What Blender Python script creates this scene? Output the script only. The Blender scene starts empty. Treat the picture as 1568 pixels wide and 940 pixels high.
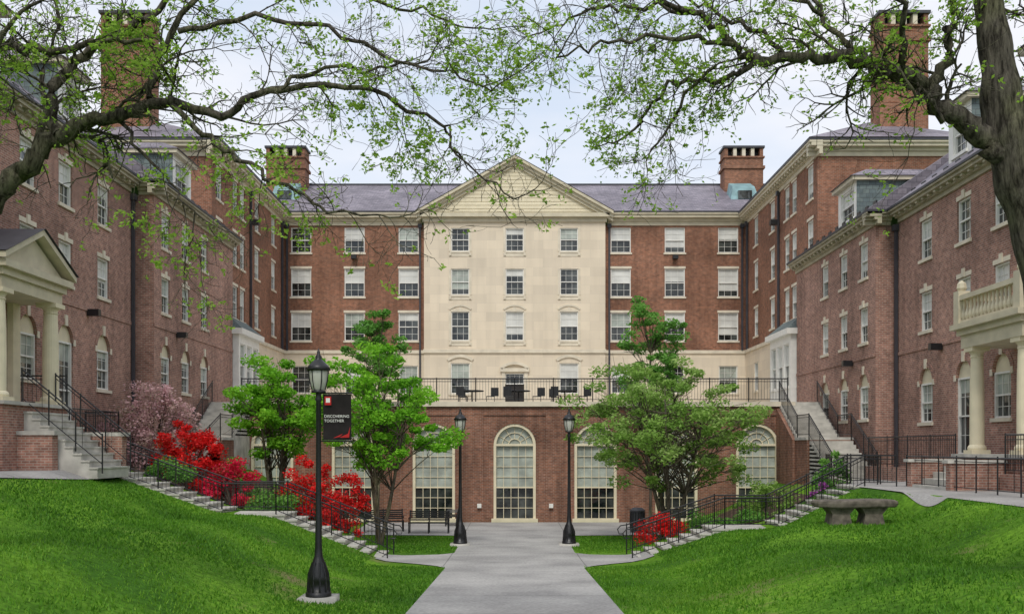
import bpy, math, random
import numpy as np
from mathutils import Vector
random.seed(7); rng=np.random.default_rng(7)
S=bpy.context.scene
COL=S.collection
# ---------------------------------------------------------------- materials
def newmat(name):
    m=bpy.data.materials.new(name); m.use_nodes=True
    nt=m.node_tree; b=nt.nodes['Principled BSDF']
    return m,nt,b
def N(nt,t,**k):
    n=nt.nodes.new(t)
    for a,v in k.items(): setattr(n,a,v)
    return n
def noise_mix(nt,vec,c1,c2,scale,detail=3,lo=.35,hi=.65):
    n=N(nt,'ShaderNodeTexNoise'); n.inputs['Scale'].default_value=scale; n.inputs['Detail'].default_value=detail
    if vec: nt.links.new(vec,n.inputs['Vector'])
    r=N(nt,'ShaderNodeValToRGB'); r.color_ramp.elements[0].position=lo; r.color_ramp.elements[1].position=hi
    r.color_ramp.elements[0].color=(*c1,1); r.color_ramp.elements[1].color=(*c2,1)
    nt.links.new(n.outputs['Fac'],r.inputs[0]); return r.outputs[0]
def mixc(nt,a,b,fac,mode='MIX'):
    m=N(nt,'ShaderNodeMix',data_type='RGBA',blend_type=mode)
    if isinstance(fac,(int,float)): m.inputs[0].default_value=fac
    else: nt.links.new(fac,m.inputs[0])
    for s,i in ((a,6),(b,7)):
        if isinstance(s,tuple): m.inputs[i].default_value=(*s,1)
        else: nt.links.new(s,m.inputs[i])
    return m.outputs[2]
def bump(nt,b,h,st,dist=.02):
    n=N(nt,'ShaderNodeBump'); n.inputs['Strength'].default_value=st; n.inputs['Distance'].default_value=dist
    nt.links.new(h,n.inputs['Height']); nt.links.new(n.outputs[0],b.inputs['Normal'])
def brick_mat(name,c1,c2,mortar,w=.22,h=.075,ms=.012,rough=.9,var=.25,offset=.5,spots=.6,streak=0.0):
    m,nt,b=newmat(name)
    uv=N(nt,'ShaderNodeUVMap')
    br=N(nt,'ShaderNodeTexBrick'); br.offset=offset
    br.inputs['Scale'].default_value=1; br.inputs['Brick Width'].default_value=w; br.inputs['Row Height'].default_value=h
    br.inputs['Mortar Size'].default_value=ms; br.inputs['Mortar Smooth'].default_value=.2
    br.inputs['Color1'].default_value=(*c1,1); br.inputs['Color2'].default_value=(*c2,1); br.inputs['Mortar'].default_value=(*mortar,1)
    nt.links.new(uv.outputs[0],br.inputs['Vector'])
    big=noise_mix(nt,uv.outputs[0],(1-var,)*3,(1+var*.4,)*3,.35,4)
    sm=noise_mix(nt,uv.outputs[0],(spots+.1,)*3,(1.15,)*3,4.5,2,.3,.7)
    c=mixc(nt,br.outputs['Color'],big,1.0,'MULTIPLY')
    if spots<.9: c=mixc(nt,c,sm,.8,'MULTIPLY')
    if streak>0:
        mp=N(nt,'ShaderNodeMapping'); mp.inputs['Scale'].default_value=(2.2,.18,1); nt.links.new(uv.outputs[0],mp.inputs[0])
        st=noise_mix(nt,mp.outputs[0],(.7,.7,.7),(1.05,1.05,1.05),1.0,4,.36,.56); c=mixc(nt,c,st,streak,'MULTIPLY')
    nt.links.new(c,b.inputs['Base Color']); b.inputs['Roughness'].default_value=rough
    b.inputs['Specular IOR Level'].default_value=.2
    return m
def plain(name,c,rough=.6,var=.15,scale=3,metal=0,spec=.3):
    m,nt,b=newmat(name)
    g=N(nt,'ShaderNodeNewGeometry')
    col=noise_mix(nt,g.outputs['Position'],tuple(x*(1-var) for x in c),tuple(min(1,x*(1+var*.5)) for x in c),scale,3,.3,.7)
    nt.links.new(col,b.inputs['Base Color']); b.inputs['Roughness'].default_value=rough; b.inputs['Metallic'].default_value=metal
    b.inputs['Specular IOR Level'].default_value=spec
    return m
M={}
M['brick']=brick_mat('main_brick',(.36,.138,.075),(.215,.085,.052),(.32,.23,.17),var=.3,spots=.55,streak=.5)
M['brick2']=brick_mat('wing_brick',(.49,.24,.175),(.3,.145,.112),(.47,.37,.31),var=.28,spots=.55,streak=.5)
M['brick3']=brick_mat('terrace_brick',(.33,.135,.078),(.195,.085,.057),(.32,.23,.18),var=.32,streak=.8)
M['stone']=brick_mat('limestone_ashlar',(.79,.685,.53),(.69,.6,.47),(.62,.54,.43),w=1.3,h=.62,ms=.007,var=.07,spots=.95,streak=.16)
M['trimstone']=plain('cast_stone_trim',(.7,.63,.5),.8,.15,2)
M['cream']=plain('cream_paint',(.76,.68,.49),.5,.12,2)
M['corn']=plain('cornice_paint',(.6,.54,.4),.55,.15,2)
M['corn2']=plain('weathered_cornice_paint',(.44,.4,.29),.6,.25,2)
M['white']=plain('white_paint',(.8,.79,.74),.45,.08,4)
M['blind']=plain('roller_blind',(.66,.66,.62),.35,.22,.9,spec=.6)
M['curtain']=plain('curtain',(.4,.44,.39),.3,.4,1.6,spec=.6)
M['slate']=brick_mat('slate_roof',(.31,.275,.315),(.2,.18,.215),(.13,.12,.14),w=.4,h=.24,ms=.012,rough=.55,var=.3)
M['slateg']=brick_mat('slate_dormer_cheek',(.19,.235,.225),(.14,.18,.185),(.09,.1,.1),w=.3,h=.2,ms=.01,rough=.6)
M['copper']=plain('verdigris_copper',(.22,.36,.38),.5,.3,2)
M['black']=plain('black_iron',(.012,.012,.014),.4,.3,6,spec=.5)
M['conc']=plain('stair_concrete',(.52,.5,.45),.85,.3,2.2)
M['bstone']=plain('bench_stone',(.15,.13,.105),.9,.5,7)
M['darkmetal']=plain('downspout_metal',(.06,.06,.07),.5,.2,3)
M['door']=plain('dark_door',(.03,.025,.022),.4,.3,2)
def glass():
    m,nt,b=newmat('window_glass')
    g=N(nt,'ShaderNodeNewGeometry')
    col=noise_mix(nt,g.outputs['Position'],(.006,.009,.01),(.08,.09,.085),1.1,3,.4,.7)
    nt.links.new(col,b.inputs['Base Color']); b.inputs['Roughness'].default_value=.05; b.inputs['Specular IOR Level'].default_value=.7
    n=N(nt,'ShaderNodeTexNoise'); n.inputs['Scale'].default_value=2.5; n.inputs['Detail'].default_value=1; nt.links.new(g.outputs['Position'],n.inputs['Vector'])
    bump(nt,b,n.outputs['Fac'],.25,.05)
    return m
M['glass']=glass()
def pav():
    m,nt,b=newmat('path_concrete')
    g=N(nt,'ShaderNodeNewGeometry')
    a=noise_mix(nt,g.outputs['Position'],(.3,.29,.28),(.45,.435,.415),.55,6)
    f=noise_mix(nt,g.outputs['Position'],(.72,.72,.72),(1.12,1.12,1.12),14,4,.3,.7)
    c=mixc(nt,a,f,.9,'MULTIPLY')
    br=N(nt,'ShaderNodeTexBrick'); br.offset=0
    br.inputs['Scale'].default_value=1; br.inputs['Brick Width'].default_value=4.2; br.inputs['Row Height'].default_value=3.1; br.inputs['Mortar Size'].default_value=.02
    br.inputs['Color1'].default_value=(1,1,1,1); br.inputs['Color2'].default_value=(.93,.93,.93,1); br.inputs['Mortar'].default_value=(.55,.55,.55,1)
    mp=N(nt,'ShaderNodeMapping'); mp.inputs['Location'].default_value=(2.1,.4,0)
    nt.links.new(g.outputs['Position'],mp.inputs[0]); nt.links.new(mp.outputs[0],br.inputs['Vector'])
    c=mixc(nt,c,br.outputs['Color'],1.0,'MULTIPLY')
    nt.links.new(c,b.inputs['Base Color']); b.inputs['Roughness'].default_value=.9
    return m
M['path']=pav()
def lawn():
    m,nt,b=newmat('lawn_grass')
    g=N(nt,'ShaderNodeNewGeometry')
    a=noise_mix(nt,g.outputs['Position'],(.045,.13,.01),(.14,.29,.022),.35,6,.36,.66)
    f=noise_mix(nt,g.outputs['Position'],(.45,.5,.4),(1.3,1.25,1.2),9,5,.3,.7)
    c=mixc(nt,a,f,.9,'MULTIPLY')
    n=N(nt,'ShaderNodeTexNoise'); n.inputs['Scale'].default_value=.33; n.inputs['Detail'].default_value=7; n.inputs['Roughness'].default_value=.7
    nt.links.new(g.outputs['Position'],n.inputs['Vector'])
    r=N(nt,'ShaderNodeValToRGB'); r.color_ramp.elements[0].position=.58; r.color_ramp.elements[1].position=.7
    nt.links.new(n.outputs['Fac'],r.inputs[0])
    c=mixc(nt,c,(.2,.18,.08),r.outputs[0])
    nt.links.new(c,b.inputs['Base Color']); b.inputs['Roughness'].default_value=.9
    b.inputs['Specular IOR Level'].default_value=.1
    return m
M['lawn']=lawn()
M['soil']=plain('mulch_soil',(.09,.06,.04),.95,.5,5)
def leafmat(name,cols,trans=.35):
    m,nt,b=newmat(name)
    a=N(nt,'ShaderNodeAttribute',attribute_name='rnd')
    r=N(nt,'ShaderNodeValToRGB')
    e=r.color_ramp.elements
    for i,c in enumerate(cols):
        p=i/(len(cols)-1)
        if i==0: el=e[0]; el.position=0
        elif i==len(cols)-1: el=e[-1]; el.position=1
        else: el=e.new(p)
        el.color=(*c,1)
    nt.links.new(a.outputs['Fac'],r.inputs[0])
    nt.links.new(r.outputs[0],b.inputs['Base Color']); b.inputs['Roughness'].default_value=.6; b.inputs['Specular IOR Level'].default_value=.25
    t=N(nt,'ShaderNodeBsdfTranslucent'); nt.links.new(r.outputs[0],t.inputs[0])
    mx=N(nt,'ShaderNodeMixShader'); mx.inputs[0].default_value=trans
    nt.links.new(b.outputs[0],mx.inputs[1]); nt.links.new(t.outputs[0],mx.inputs[2])
    nt.links.new(mx.outputs[0],nt.nodes['Material Output'].inputs[0])
    return m
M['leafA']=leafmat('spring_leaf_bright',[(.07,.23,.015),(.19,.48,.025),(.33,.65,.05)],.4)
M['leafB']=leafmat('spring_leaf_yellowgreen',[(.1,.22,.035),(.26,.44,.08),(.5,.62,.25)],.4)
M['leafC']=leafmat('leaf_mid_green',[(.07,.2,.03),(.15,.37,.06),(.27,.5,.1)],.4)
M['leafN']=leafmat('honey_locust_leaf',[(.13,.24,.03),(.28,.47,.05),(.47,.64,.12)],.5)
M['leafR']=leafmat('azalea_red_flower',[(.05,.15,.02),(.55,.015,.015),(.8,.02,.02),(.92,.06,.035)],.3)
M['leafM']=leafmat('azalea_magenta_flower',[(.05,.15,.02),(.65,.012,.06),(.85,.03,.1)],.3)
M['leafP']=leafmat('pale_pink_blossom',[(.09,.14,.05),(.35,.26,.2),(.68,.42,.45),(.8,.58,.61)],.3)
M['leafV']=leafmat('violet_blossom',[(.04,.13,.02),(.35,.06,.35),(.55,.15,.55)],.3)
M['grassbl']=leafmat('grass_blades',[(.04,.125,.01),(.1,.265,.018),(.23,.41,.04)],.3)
def bark(name,c1,c2):
    m,nt,b=newmat(name)
    tc=N(nt,'ShaderNodeTexCoord'); mp=N(nt,'ShaderNodeMapping'); mp.inputs['Scale'].default_value=(9,9,1.6)
    nt.links.new(tc.outputs['Object'],mp.inputs[0])
    n=N(nt,'ShaderNodeTexNoise'); n.inputs['Scale'].default_value=1.6; n.inputs['Detail'].default_value=6; n.inputs['Roughness'].default_value=.7
    nt.links.new(mp.outputs[0],n.inputs['Vector'])
    r=N(nt,'ShaderNodeValToRGB'); r.color_ramp.elements[0].position=.38; r.color_ramp.elements[1].position=.62
    r.color_ramp.elements[0].color=(*c1,1); r.color_ramp.elements[1].color=(*c2,1)
    nt.links.new(n.outputs['Fac'],r.inputs[0])
    li=noise_mix(nt,tc.outputs['Object'],(1,1,1),(1.25,1.35,1.05),1.7,3,.45,.65)
    nt.links.new(mixc(nt,r.outputs[0],li,1.0,'MULTIPLY'),b.inputs['Base Color'])
    b.inputs['Roughness'].default_value=.95; b.inputs['Specular IOR Level'].default_value=.1
    bump(nt,b,n.outputs['Fac'],1.0,.08)
    return m
M['bark']=bark('tree_bark',(.026,.022,.018),(.15,.132,.108))
M['bark2']=bark('small_tree_bark',(.06,.05,.04),(.17,.14,.11))
# ---------------------------------------------------------------- mesh builder
def empty(name,loc=(0,0,0)):
    o=bpy.data.objects.new(name,None); o.location=loc; COL.objects.link(o); o.empty_display_size=.3; return o
class MB:
    def __init__(s): s.v=[];s.f=[];s.m=[];s.mats=[]
    def mi(s,k):
        if k not in s.mats: s.mats.append(k)
        return s.mats.index(k)
    def poly(s,pts,k):
        i=len(s.v); s.v+=[tuple(p) for p in pts]; s.f.append(tuple(range(i,i+len(pts)))); s.m.append(s.mi(k))
    def hexa(s,p,k):
        i=len(s.v); s.v+=[tuple(q) for q in p]; mi=s.mi(k)
        for f in ((0,3,2,1),(4,5,6,7),(0,1,5,4),(1,2,6,5),(2,3,7,6),(3,0,4,7)):
            s.f.append(tuple(i+j for j in f)); s.m.append(mi)
    def box(s,x0,x1,y0,y1,z0,z1,k):
        s.hexa([(x0,y0,z0),(x1,y0,z0),(x1,y1,z0),(x0,y1,z0),(x0,y0,z1),(x1,y0,z1),(x1,y1,z1),(x0,y1,z1)],k)
    def lathe(s,c,prof,k,n=14):
        x,y,z=c; i=len(s.v); mi=s.mi(k)
        for r,h in prof:
            for j in range(n):
                a=2*math.pi*j/n; s.v.append((x+r*math.cos(a),y+r*math.sin(a),z+h))
        for q in range(len(prof)-1):
            for j in range(n):
                s.f.append((i+q*n+j,i+q*n+(j+1)%n,i+(q+1)*n+(j+1)%n,i+(q+1)*n+j)); s.m.append(mi)
        s.f.append(tuple(i+(len(prof)-1)*n+j for j in range(n))); s.m.append(mi)
    def tube(s,pts,rad,k,n=6):
        pts=[Vector(p) for p in pts]; i=len(s.v); mi=s.mi(k)
        if not hasattr(rad,'__len__'): rad=[rad]*len(pts)
        up=Vector((.13,.2,1)).normalized()
        for q,p in enumerate(pts):
            d=(pts[min(q+1,len(pts)-1)]-pts[max(q-1,0)])
            if d.length<1e-6: d=Vector((0,0,1))
            d.normalize(); u=d.cross(up)
            if u.length<.05: u=d.cross(Vector((0,1,0)))
            u.normalize(); w=d.cross(u)
            for j in range(n):
                a=2*math.pi*j/n; s.v.append(tuple(p+(u*math.cos(a)+w*math.sin(a))*rad[q]))
        for q in range(len(pts)-1):
            for j in range(n):
                s.f.append((i+q*n+j,i+q*n+(j+1)%n,i+(q+1)*n+(j+1)%n,i+(q+1)*n+j)); s.m.append(mi)
    def build(s,name,parent=None,smooth=False):
        me=bpy.data.meshes.new(name); me.from_pydata(s.v,[],s.f)
        for k in s.mats: me.materials.append(M[k])
        me.polygons.foreach_set('material_index',s.m)
        me.update()
        nl=len(me.loops); vi=np.empty(nl,int); me.loops.foreach_get('vertex_index',vi)
        co=np.empty(len(me.vertices)*3); me.vertices.foreach_get('co',co); co=co.reshape(-1,3)
        nr=np.empty(len(me.polygons)*3); me.polygons.foreach_get('normal',nr); nr=np.abs(nr.reshape(-1,3))
        lt=np.empty(len(me.polygons),int); me.polygons.foreach_get('loop_total',lt)
        nn=np.repeat(nr,lt,axis=0); c=co[vi]
        ax=np.abs(nn[:,0])>np.abs(nn[:,1])
        u=np.where(ax,c[:,1],c[:,0]); v=np.where(nn[:,2]>.9,np.where(ax,c[:,0],c[:,1]),c[:,2]*np.where(nn[:,2]>.3,1.6,1))
        uv=me.uv_layers.new(name='UVMap'); uv.data.foreach_set('uv',np.stack([u,v],1).ravel())
        if smooth: me.polygons.foreach_set('use_smooth',[True]*len(me.polygons))
        o=bpy.data.objects.new(name,me); COL.objects.link(o)
        if parent: o.parent=parent
        return o
class Fr:
    def __init__(s,O,U,Nn): s.O=Vector(O);s.U=Vector(U);s.N=Vector(Nn)
    def p(s,u,v,n=0): return s.O+s.U*u+Vector((0,0,v))+s.N*n
def lbox(mb,F,u0,u1,v0,v1,n0,n1,k):
    mb.hexa([F.p(u0,v0,n1),F.p(u1,v0,n1),F.p(u1,v0,n0),F.p(u0,v0,n0),F.p(u0,v1,n1),F.p(u1,v1,n1),F.p(u1,v1,n0),F.p(u0,v1,n0)],k)
def lq(mb,F,u0,u1,v0,v1,n,k): mb.poly([F.p(u0,v0,n),F.p(u1,v0,n),F.p(u1,v1,n),F.p(u0,v1,n)],k)
def wall(mb,F,u0,u1,v0,v1,ops,k,rev=.22):
    ops=[o for o in ops if o[0]<u1 and o[1]>u0 and o[2]<v1 and o[3]>v0]
    us=sorted({u0,u1}|{o[0] for o in ops if o[0]>u0}|{o[1] for o in ops if o[1]<u1}); vs=sorted({v0,v1}|{o[2] for o in ops if o[2]>v0}|{o[3] for o in ops if o[3]<v1})
    for a,b in zip(us,us[1:]):
        for c,d in zip(vs,vs[1:]):
            x=(a+b)/2;y=(c+d)/2
            if any(o[0]<x<o[1] and o[2]<y<o[3] for o in ops): continue
            lq(mb,F,a,b,c,d,0,k)
    for a,b,c,d in ops:
        for q in (((a,c),(a,d)),((b,c),(b,d)),((a,c),(b,c)),((a,d),(b,d))):
            (ua,va),(ub,vb)=q
            mb.poly([F.p(ua,va,0),F.p(ub,vb,0),F.p(ub,vb,-rev),F.p(ua,va,-rev)],k)
def sash(mb,F,a,b,c,d,nv=2,dark=.5,fr=.065,white='white',nh=None,bl='blind'):
    n0,n1=-.17,-.06
    lbox(mb,F,a,a+fr,c,d,n0,n1,white);lbox(mb,F,b-fr,b,c,d,n0,n1,white)
    lbox(mb,F,a+fr,b-fr,c,c+fr,n0,n1-.003,white);lbox(mb,F,a+fr,b-fr,d-fr,d,n0,n1-.003,white)
    mid=(c+d)/2
    lbox(mb,F,a+fr,b-fr,mid-.028,mid+.028,n0,n1-.01,white)
    s=c+(d-c)*dark
    if dark>.02: lq(mb,F,a,b,c,s,-.16,'glass')
    if dark<.98: lq(mb,F,a,b,s,d,-.158,bl)
    m=.018
    for i in range(1,nv+1):
        x=a+(b-a)*i/(nv+1)
        lbox(mb,F,x-m/2,x+m/2,c+fr,d-fr,-.156,-.13,white)
    for z in ((c+mid)/2,(mid+d)/2):
        lbox(mb,F,a+fr,b-fr,z-m/2,z+m/2,-.156,-.133,white)
def window(W,F,uc,vc,w,h,trim='trimstone',lintel=True,key=True,arch=False,ops=None):
    a,b,c,d=uc-w/2,uc+w/2,vc-h/2,vc+h/2
    dk=random.choice([.5,.5,.48,.72,.5,.99,.52,.4,.55,.22])
    sash(W,F,a,b,c,d,2,dk,bl=random.choice(['blind','blind','blind','curtain']))
    lbox(W,F,a-.08,b+.08,c-.12,c-.001,-.15,.07,trim)
    if lintel:
        lbox(W,F,a-.05,b+.05,d+.001,d+.16,-.05,.012,trim)
        if key: lbox(W,F,uc-.1,uc+.1,d-.001,d+.3,-.04,.05,trim)
    ops.append((a,b,c,d))
def archfill(mb,F,uc,vs,r,k,rev=.22,n=14):
    P=[(uc-r*math.cos(math.pi*i/n),vs+r*math.sin(math.pi*i/n)) for i in range(n+1)]
    for (a,b),(c,d) in zip(P,P[1:]):
        mb.poly([F.p(a,b,0),F.p(c,d,0),F.p(c,vs+r,0),F.p(a,vs+r,0)],k)
        mb.poly([F.p(a,b,0),F.p(c,d,0),F.p(c,d,-rev),F.p(a,b,-rev)],k)
def ring(mb,F,uc,vs,r0,r1,n0,n1,k,n=14,a0=0,a1=math.pi):
    for i in range(n):
        t0=a0+(a1-a0)*i/n;t1=a0+(a1-a0)*(i+1)/n
        q=[(r0,t0),(r1,t0),(r1,t1),(r0,t1)]
        pts=[F.p(uc-r*math.cos(t),vs+r*math.sin(t),n0) for r,t in q]+[F.p(uc-r*math.cos(t),vs+r*math.sin(t),n1) for r,t in q]
        mb.hexa(pts,k)
def halfdisc(mb,F,uc,vs,r,n,k,seg=16):
    mb.poly([F.p(uc-r*math.cos(math.pi*i/seg),vs+r*math.sin(math.pi*i/seg),n) for i in range(seg+1)],k)
def cornice(mb,F,u0,u1,v,k='corn',out=.55,dent=True,h=.8):
    lbox(mb,F,u0,u1,v,v+h*.35,-.1,.08,k)
    lbox(mb,F,u0,u1,v+h*.35,v+h*.6,-.1,.2,k)
    lbox(mb,F,u0-.02,u1+.02,v+h*.6,v+h*.85,-.1,out,k)
    lbox(mb,F,u0-.03,u1+.03,v+h*.85,v+h,-.1,out+.1,k)
    lbox(mb,F,u0-.03,u1+.03,v+h+.001,v+h+.09,-.1,out+.14,'darkmetal')
    if dent:
        u=u0+.2
        while u<u1-.2:
            lbox(mb,F,u,u+.16,v+h*.4,v+h*.598,.2,out-.06,k); u+=.55
def spout(mb,F,u,v0,v1):
    lbox(mb,F,u-.06,u+.06,v0,v1,.03,.15,'darkmetal'); lbox(mb,F,u-.14,u+.14,v1,v1+.25,.02,.22,'darkmetal')
# ================================================================ TERRAIN
xs=np.arange(-60,60.01,.1)
def tab(px,py,w=9):
    a=np.interp(xs,px,py); k=np.ones(w)/w
    return np.convolve(np.pad(a,w//2,mode='edge'),k,'valid')
A=tab([-13.3,-9.2,-7.6,-4.2,-2.3,2.3,3.85,6.6,8.3,11,14],[2.92,1.47,1.4,.05,0,0,.05,.96,1.02,2.42,2.6])
B=tab([-15,-13,-9.5,-8,8,10,13,15],[2.92,2.7,.8,0,0,.6,2.1,2.5])
ys=np.arange(-100,1600,.5)
ZP=np.convolve(np.pad(np.interp(ys,[0,18,29,33,60],[-2.3,-3.05,-3.5,-3.6,-3.62]),4,mode='edge'),np.ones(9)/9,'valid')
def tz(X,Y):
    X=np.asarray(X,float);Y=np.asarray(Y,float)
    zp=np.interp(Y,ys,ZP); t=np.clip((Y-33.6)/3,0,1); t=t*t*(3-2*t)
    z=zp+(1-t)*np.interp(X,xs,A)+t*np.interp(X,xs,B)
    r=np.hypot(X-8.8,Y-25.8); k=np.exp(-(r/2.0)**4); z=z*(1-k)-1.98*k
    return np.minimum(z,np.where(X<0,-.68,-1.25))
def fast(name,v,f,mats,rnd=None,parent=None,smooth=False):
    me=bpy.data.meshes.new(name); v=np.asarray(v,np.float32); f=np.asarray(f,np.int32); k=f.shape[1]
    me.vertices.add(len(v)); me.vertices.foreach_set('co',v.ravel())
    me.loops.add(f.size); me.loops.foreach_set('vertex_index',f.ravel())
    me.polygons.add(len(f)); me.polygons.foreach_set('loop_start',np.arange(0,f.size,k,dtype=np.int32))
    me.update(calc_edges=True)
    for m in mats: me.materials.append(M[m])
    if rnd is not None:
        at=me.attributes.new('rnd','FLOAT','FACE'); at.data.foreach_set('value',np.asarray(rnd,np.float32))
    if smooth: me.polygons.foreach_set('use_smooth',[True]*len(f))
    me.validate()
    o=bpy.data.objects.new(name,me); COL.objects.link(o); o.parent=parent
    return o
def gridmesh(name,X,Y,Z,mat,smooth=True):
    ny,nx=X.shape; v=np.stack([X,Y,Z],-1).reshape(-1,3)
    i=np.arange((ny-1)*nx).reshape(ny-1,nx)[:,:-1].ravel()
    f=np.stack([i,i+1,i+nx+1,i+nx],1)
    return fast(name,v,f,[mat],smooth=smooth)
gx=np.concatenate([[-1500,-500,-150,-60,-35,-25],np.arange(-19,19.01,.25),[25,35,60,150,500,1500]])
gy=np.concatenate([[-1500,-400,-100,-30,-10,0,2,4],np.arange(5,50.01,.25),[55,60,80,150,500,1500]])
GX,GY=np.meshgrid(gx,gy); GZ=tz(GX,GY)
GZ+= .025*np.sin(GX*1.7+GY*.6)*np.sin(GY*1.1)*(np.abs(GX)>2.6)*(np.abs(GX)<10.5)*(GY<29)
gridmesh('ground_lawn',GX,GY,GZ,'lawn')
def sheet(name,Yp,L,R,mat,off=.02,dy=.2,nx=24):
    Y=np.arange(Yp[0],Yp[-1]+.001,dy); l=np.interp(Y,Yp,L); r=np.interp(Y,Yp,R)
    t=np.linspace(0,1,nx); X=l[:,None]+(r-l)[:,None]*t; YY=np.repeat(Y[:,None],nx,1)
    return gridmesh(name,X,YY,tz(X,YY)+off,mat)
yp=[2,28.6,29.3,29.9,30.6,32.3,32.7,33.2,33.8,40.6,41,47.98]
hw=[2,2,2.3,3.0,4.3,4.35,3.4,2.5,2.05,2.05,6.8,7]
sheet('concrete_path',yp,[-a for a in hw],hw,'path',.022)
sheet('upper_walkway',[18,29,30.8,31,34,34.5,41],[-15.9]*7,[-12.2,-12.2,-12.6,-13.2,-13.2,-13.8,-14],'path',.035)
sheet('upper_walkway',[12,20,28,33.5,34,41],[10.5,10.5,10.7,10.85,12,12.2],[15.9]*6,'path',.026)
sheet('planting_bed_soil',[33.7,34.5,46.5],[-13.0,-13.2,-13.4],[-6.0,-8.2,-8.6],'soil',.03)
sheet('planting_bed_soil',[33.7,34.5,46.5],[6.2,8.2,8.6],[11,12.0,12.1],'soil',.03)
# ================================================================ STAIRS
def stairs(name,segs,y0,y1):
    mb=MB()
    for (xa,za,xb,zb,n) in segs:
        if n==0: mb.box(min(xa,xb),max(xa,xb),y0,y1,za-.6,za,'conc'); continue
        for i in range(n):
            x0=xa+(xb-xa)*i/n; x1=xa+(xb-xa)*(i+1)/n; z=za+(zb-za)*(i+1)/n
            d=.035 if xb>xa else -.035
            lo,hi=min(x0,x1),max(x0,x1)
            mb.box(lo,hi,y0,y1,z-.55,z-.05,'conc')
            mb.box(min(x0-d,x1),max(x0-d,x1),y0-.03,y1+.03,z-.05,z,'conc')
    return mb.build(name)
YS0,YS1=31.2,33.0
stairs('outdoor_stairs',[(-4.2,-3.57,-7.6,-2.1,9),(-7.6,-2.1,-9.2,-2.1,0),(-9.2,-2.1,-13.2,-.65,9)],YS0,YS1)
stairs('outdoor_stairs',[(3.9,-3.57,6.6,-2.55,7),(6.6,-2.55,8.3,-2.55,0),(8.3,-2.55,11,-1.22,8)],YS0,YS1)
def railing(mb,pts,h=.95,sp=.13,post=1.8,r=.022):
    pts=[Vector(p) for p in pts]
    for a,b in zip(pts,pts[1:]):
        L=(b-a).length; H=Vector((0,0,h))
        mb.tube([a+H,b+H],r*1.1,'black',6); mb.tube([a+Vector((0,0,.12)),b+Vector((0,0,.12))],r*.6,'black',4); mb.tube([a+H*.88,b+H*.88],r*.6,'black',4)
        n=max(1,int(L/sp))
        for i in range(n+1):
            p=a.lerp(b,i/n); mb.tube([p+Vector((0,0,.1)),p+H],.0085,'black',4)
        n=max(1,round(L/post))
        for i in range(n+1):
            p=a.lerp(b,i/n); mb.tube([p-Vector((0,0,.15)),p+H+Vector((0,0,.05))],r,'black',6)
for y in (YS0+.08,YS1-.08):
    mb=MB(); railing(mb,[(-4.0,y,-3.5),(-7.5,y,-2.08),(-9.2,y,-2.08),(-13.2,y,-.63),(-14.0,y,-.63)])
    mb.tube([(-4.0,y,-2.55),(-3.8,y,-2.58),(-3.7,y,-2.7),(-3.75,y,-2.85),(-3.9,y,-2.85)],.02,'black',5); mb.build('stair_railing')
    mb=MB(); railing(mb,[(3.7,y,-3.5),(6.6,y,-2.53),(8.3,y,-2.53),(11.0,y,-1.2),(12.0,y,-1.2)])
    mb.tube([(3.7,y,-2.55),(3.5,y,-2.58),(3.4,y,-2.7),(3.45,y,-2.85),(3.6,y,-2.85)],.02,'black',5); mb.build('stair_railing')
# ================================================================ MAIN BUILDING
B1=empty('brick_dormitory_building')
W=MB(); G=MB(); R=MB(); T=MB()
Fm=Fr((0,69,0),(1,0,0),(0,-1,0)); Fc=Fr((0,68.6,0),(1,0,0),(0,-1,0))
ops=[]
for u in (-14.8,-11.1,-7.35,7.35,11.1,14.8):
    for v,h in ((14.35,1.75),(11.4,1.95),(8.35,1.95)): window(G,Fm,u,v,1.4,h,ops=ops,key=False,lintel=v<14)
    window(G,Fm,u,4.7,1.3,1.9,ops=ops,key=False,lintel=False)
wall(W,Fm,-16,-6.25,6.6,15.4,ops,'brick'); wall(W,Fm,6.25,16,6.6,15.4,ops,'brick')
wall(W,Fm,-16,-6.25,1.5,6.6,ops,'stone'); wall(W,Fm,6.25,16,1.5,6.6,ops,'stone')
ops=[]
for u in (-3.75,0,3.75):
    for v,h in ((14.3,1.6),(11.4,1.8),(8.35,2.0)):
        window(G,Fc,u,v,1.25,h,ops=ops,key=v<9,lintel=v<9)
        lbox(T,Fc,u-.8,u+.8,v-h/2-.35,v-h/2-.121,-.02,.03,'trimstone')
        for q in (-1,1): lbox(T,Fc,u+q*.68-.07,u+q*.68+.07,v-h/2-.3,v-h/2-.12,.03,.09,'trimstone')
        lbox(T,Fc,u-.78,u-.64,v-h/2,v+h/2+.02,-.02,.035,'trimstone');lbox(T,Fc,u+.64,u+.78,v-h/2,v+h/2+.02,-.02,.035,'trimstone')
        if v<9: ring(T,Fc,u,v+h/2-.75,1.12,1.24,0,.06,'trimstone',8,math.radians(50),math.radians(130))
for u in (-3.75,3.75):
    window(G,Fc,u,4.75,1.3,2.1,ops=ops,key=False,lintel=False)
    ring(T,Fc,u,4.9,1.3,1.5,0,.1,'trimstone',8,math.radians(52),math.radians(128))
    lbox(T,Fc,u-.82,u-.66,3.6,5.9,-.02,.05,'trimstone');lbox(T,Fc,u+.66,u+.82,3.6,5.9,-.02,.05,'trimstone')
ops.append((-.65,.65,2.2,5.1))
lq(G,Fc,-.65,.65,2.2,4.35,-.15,'door'); sash(G,Fc,-.65,.65,4.35,5.1,3,1)
lbox(T,Fc,-.9,-.66,2.2,5.2,-.05,.1,'trimstone');lbox(T,Fc,.66,.9,2.2,5.2,-.05,.1,'trimstone');lbox(T,Fc,-1,1,5.2,5.45,-.05,.2,'trimstone')
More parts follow.
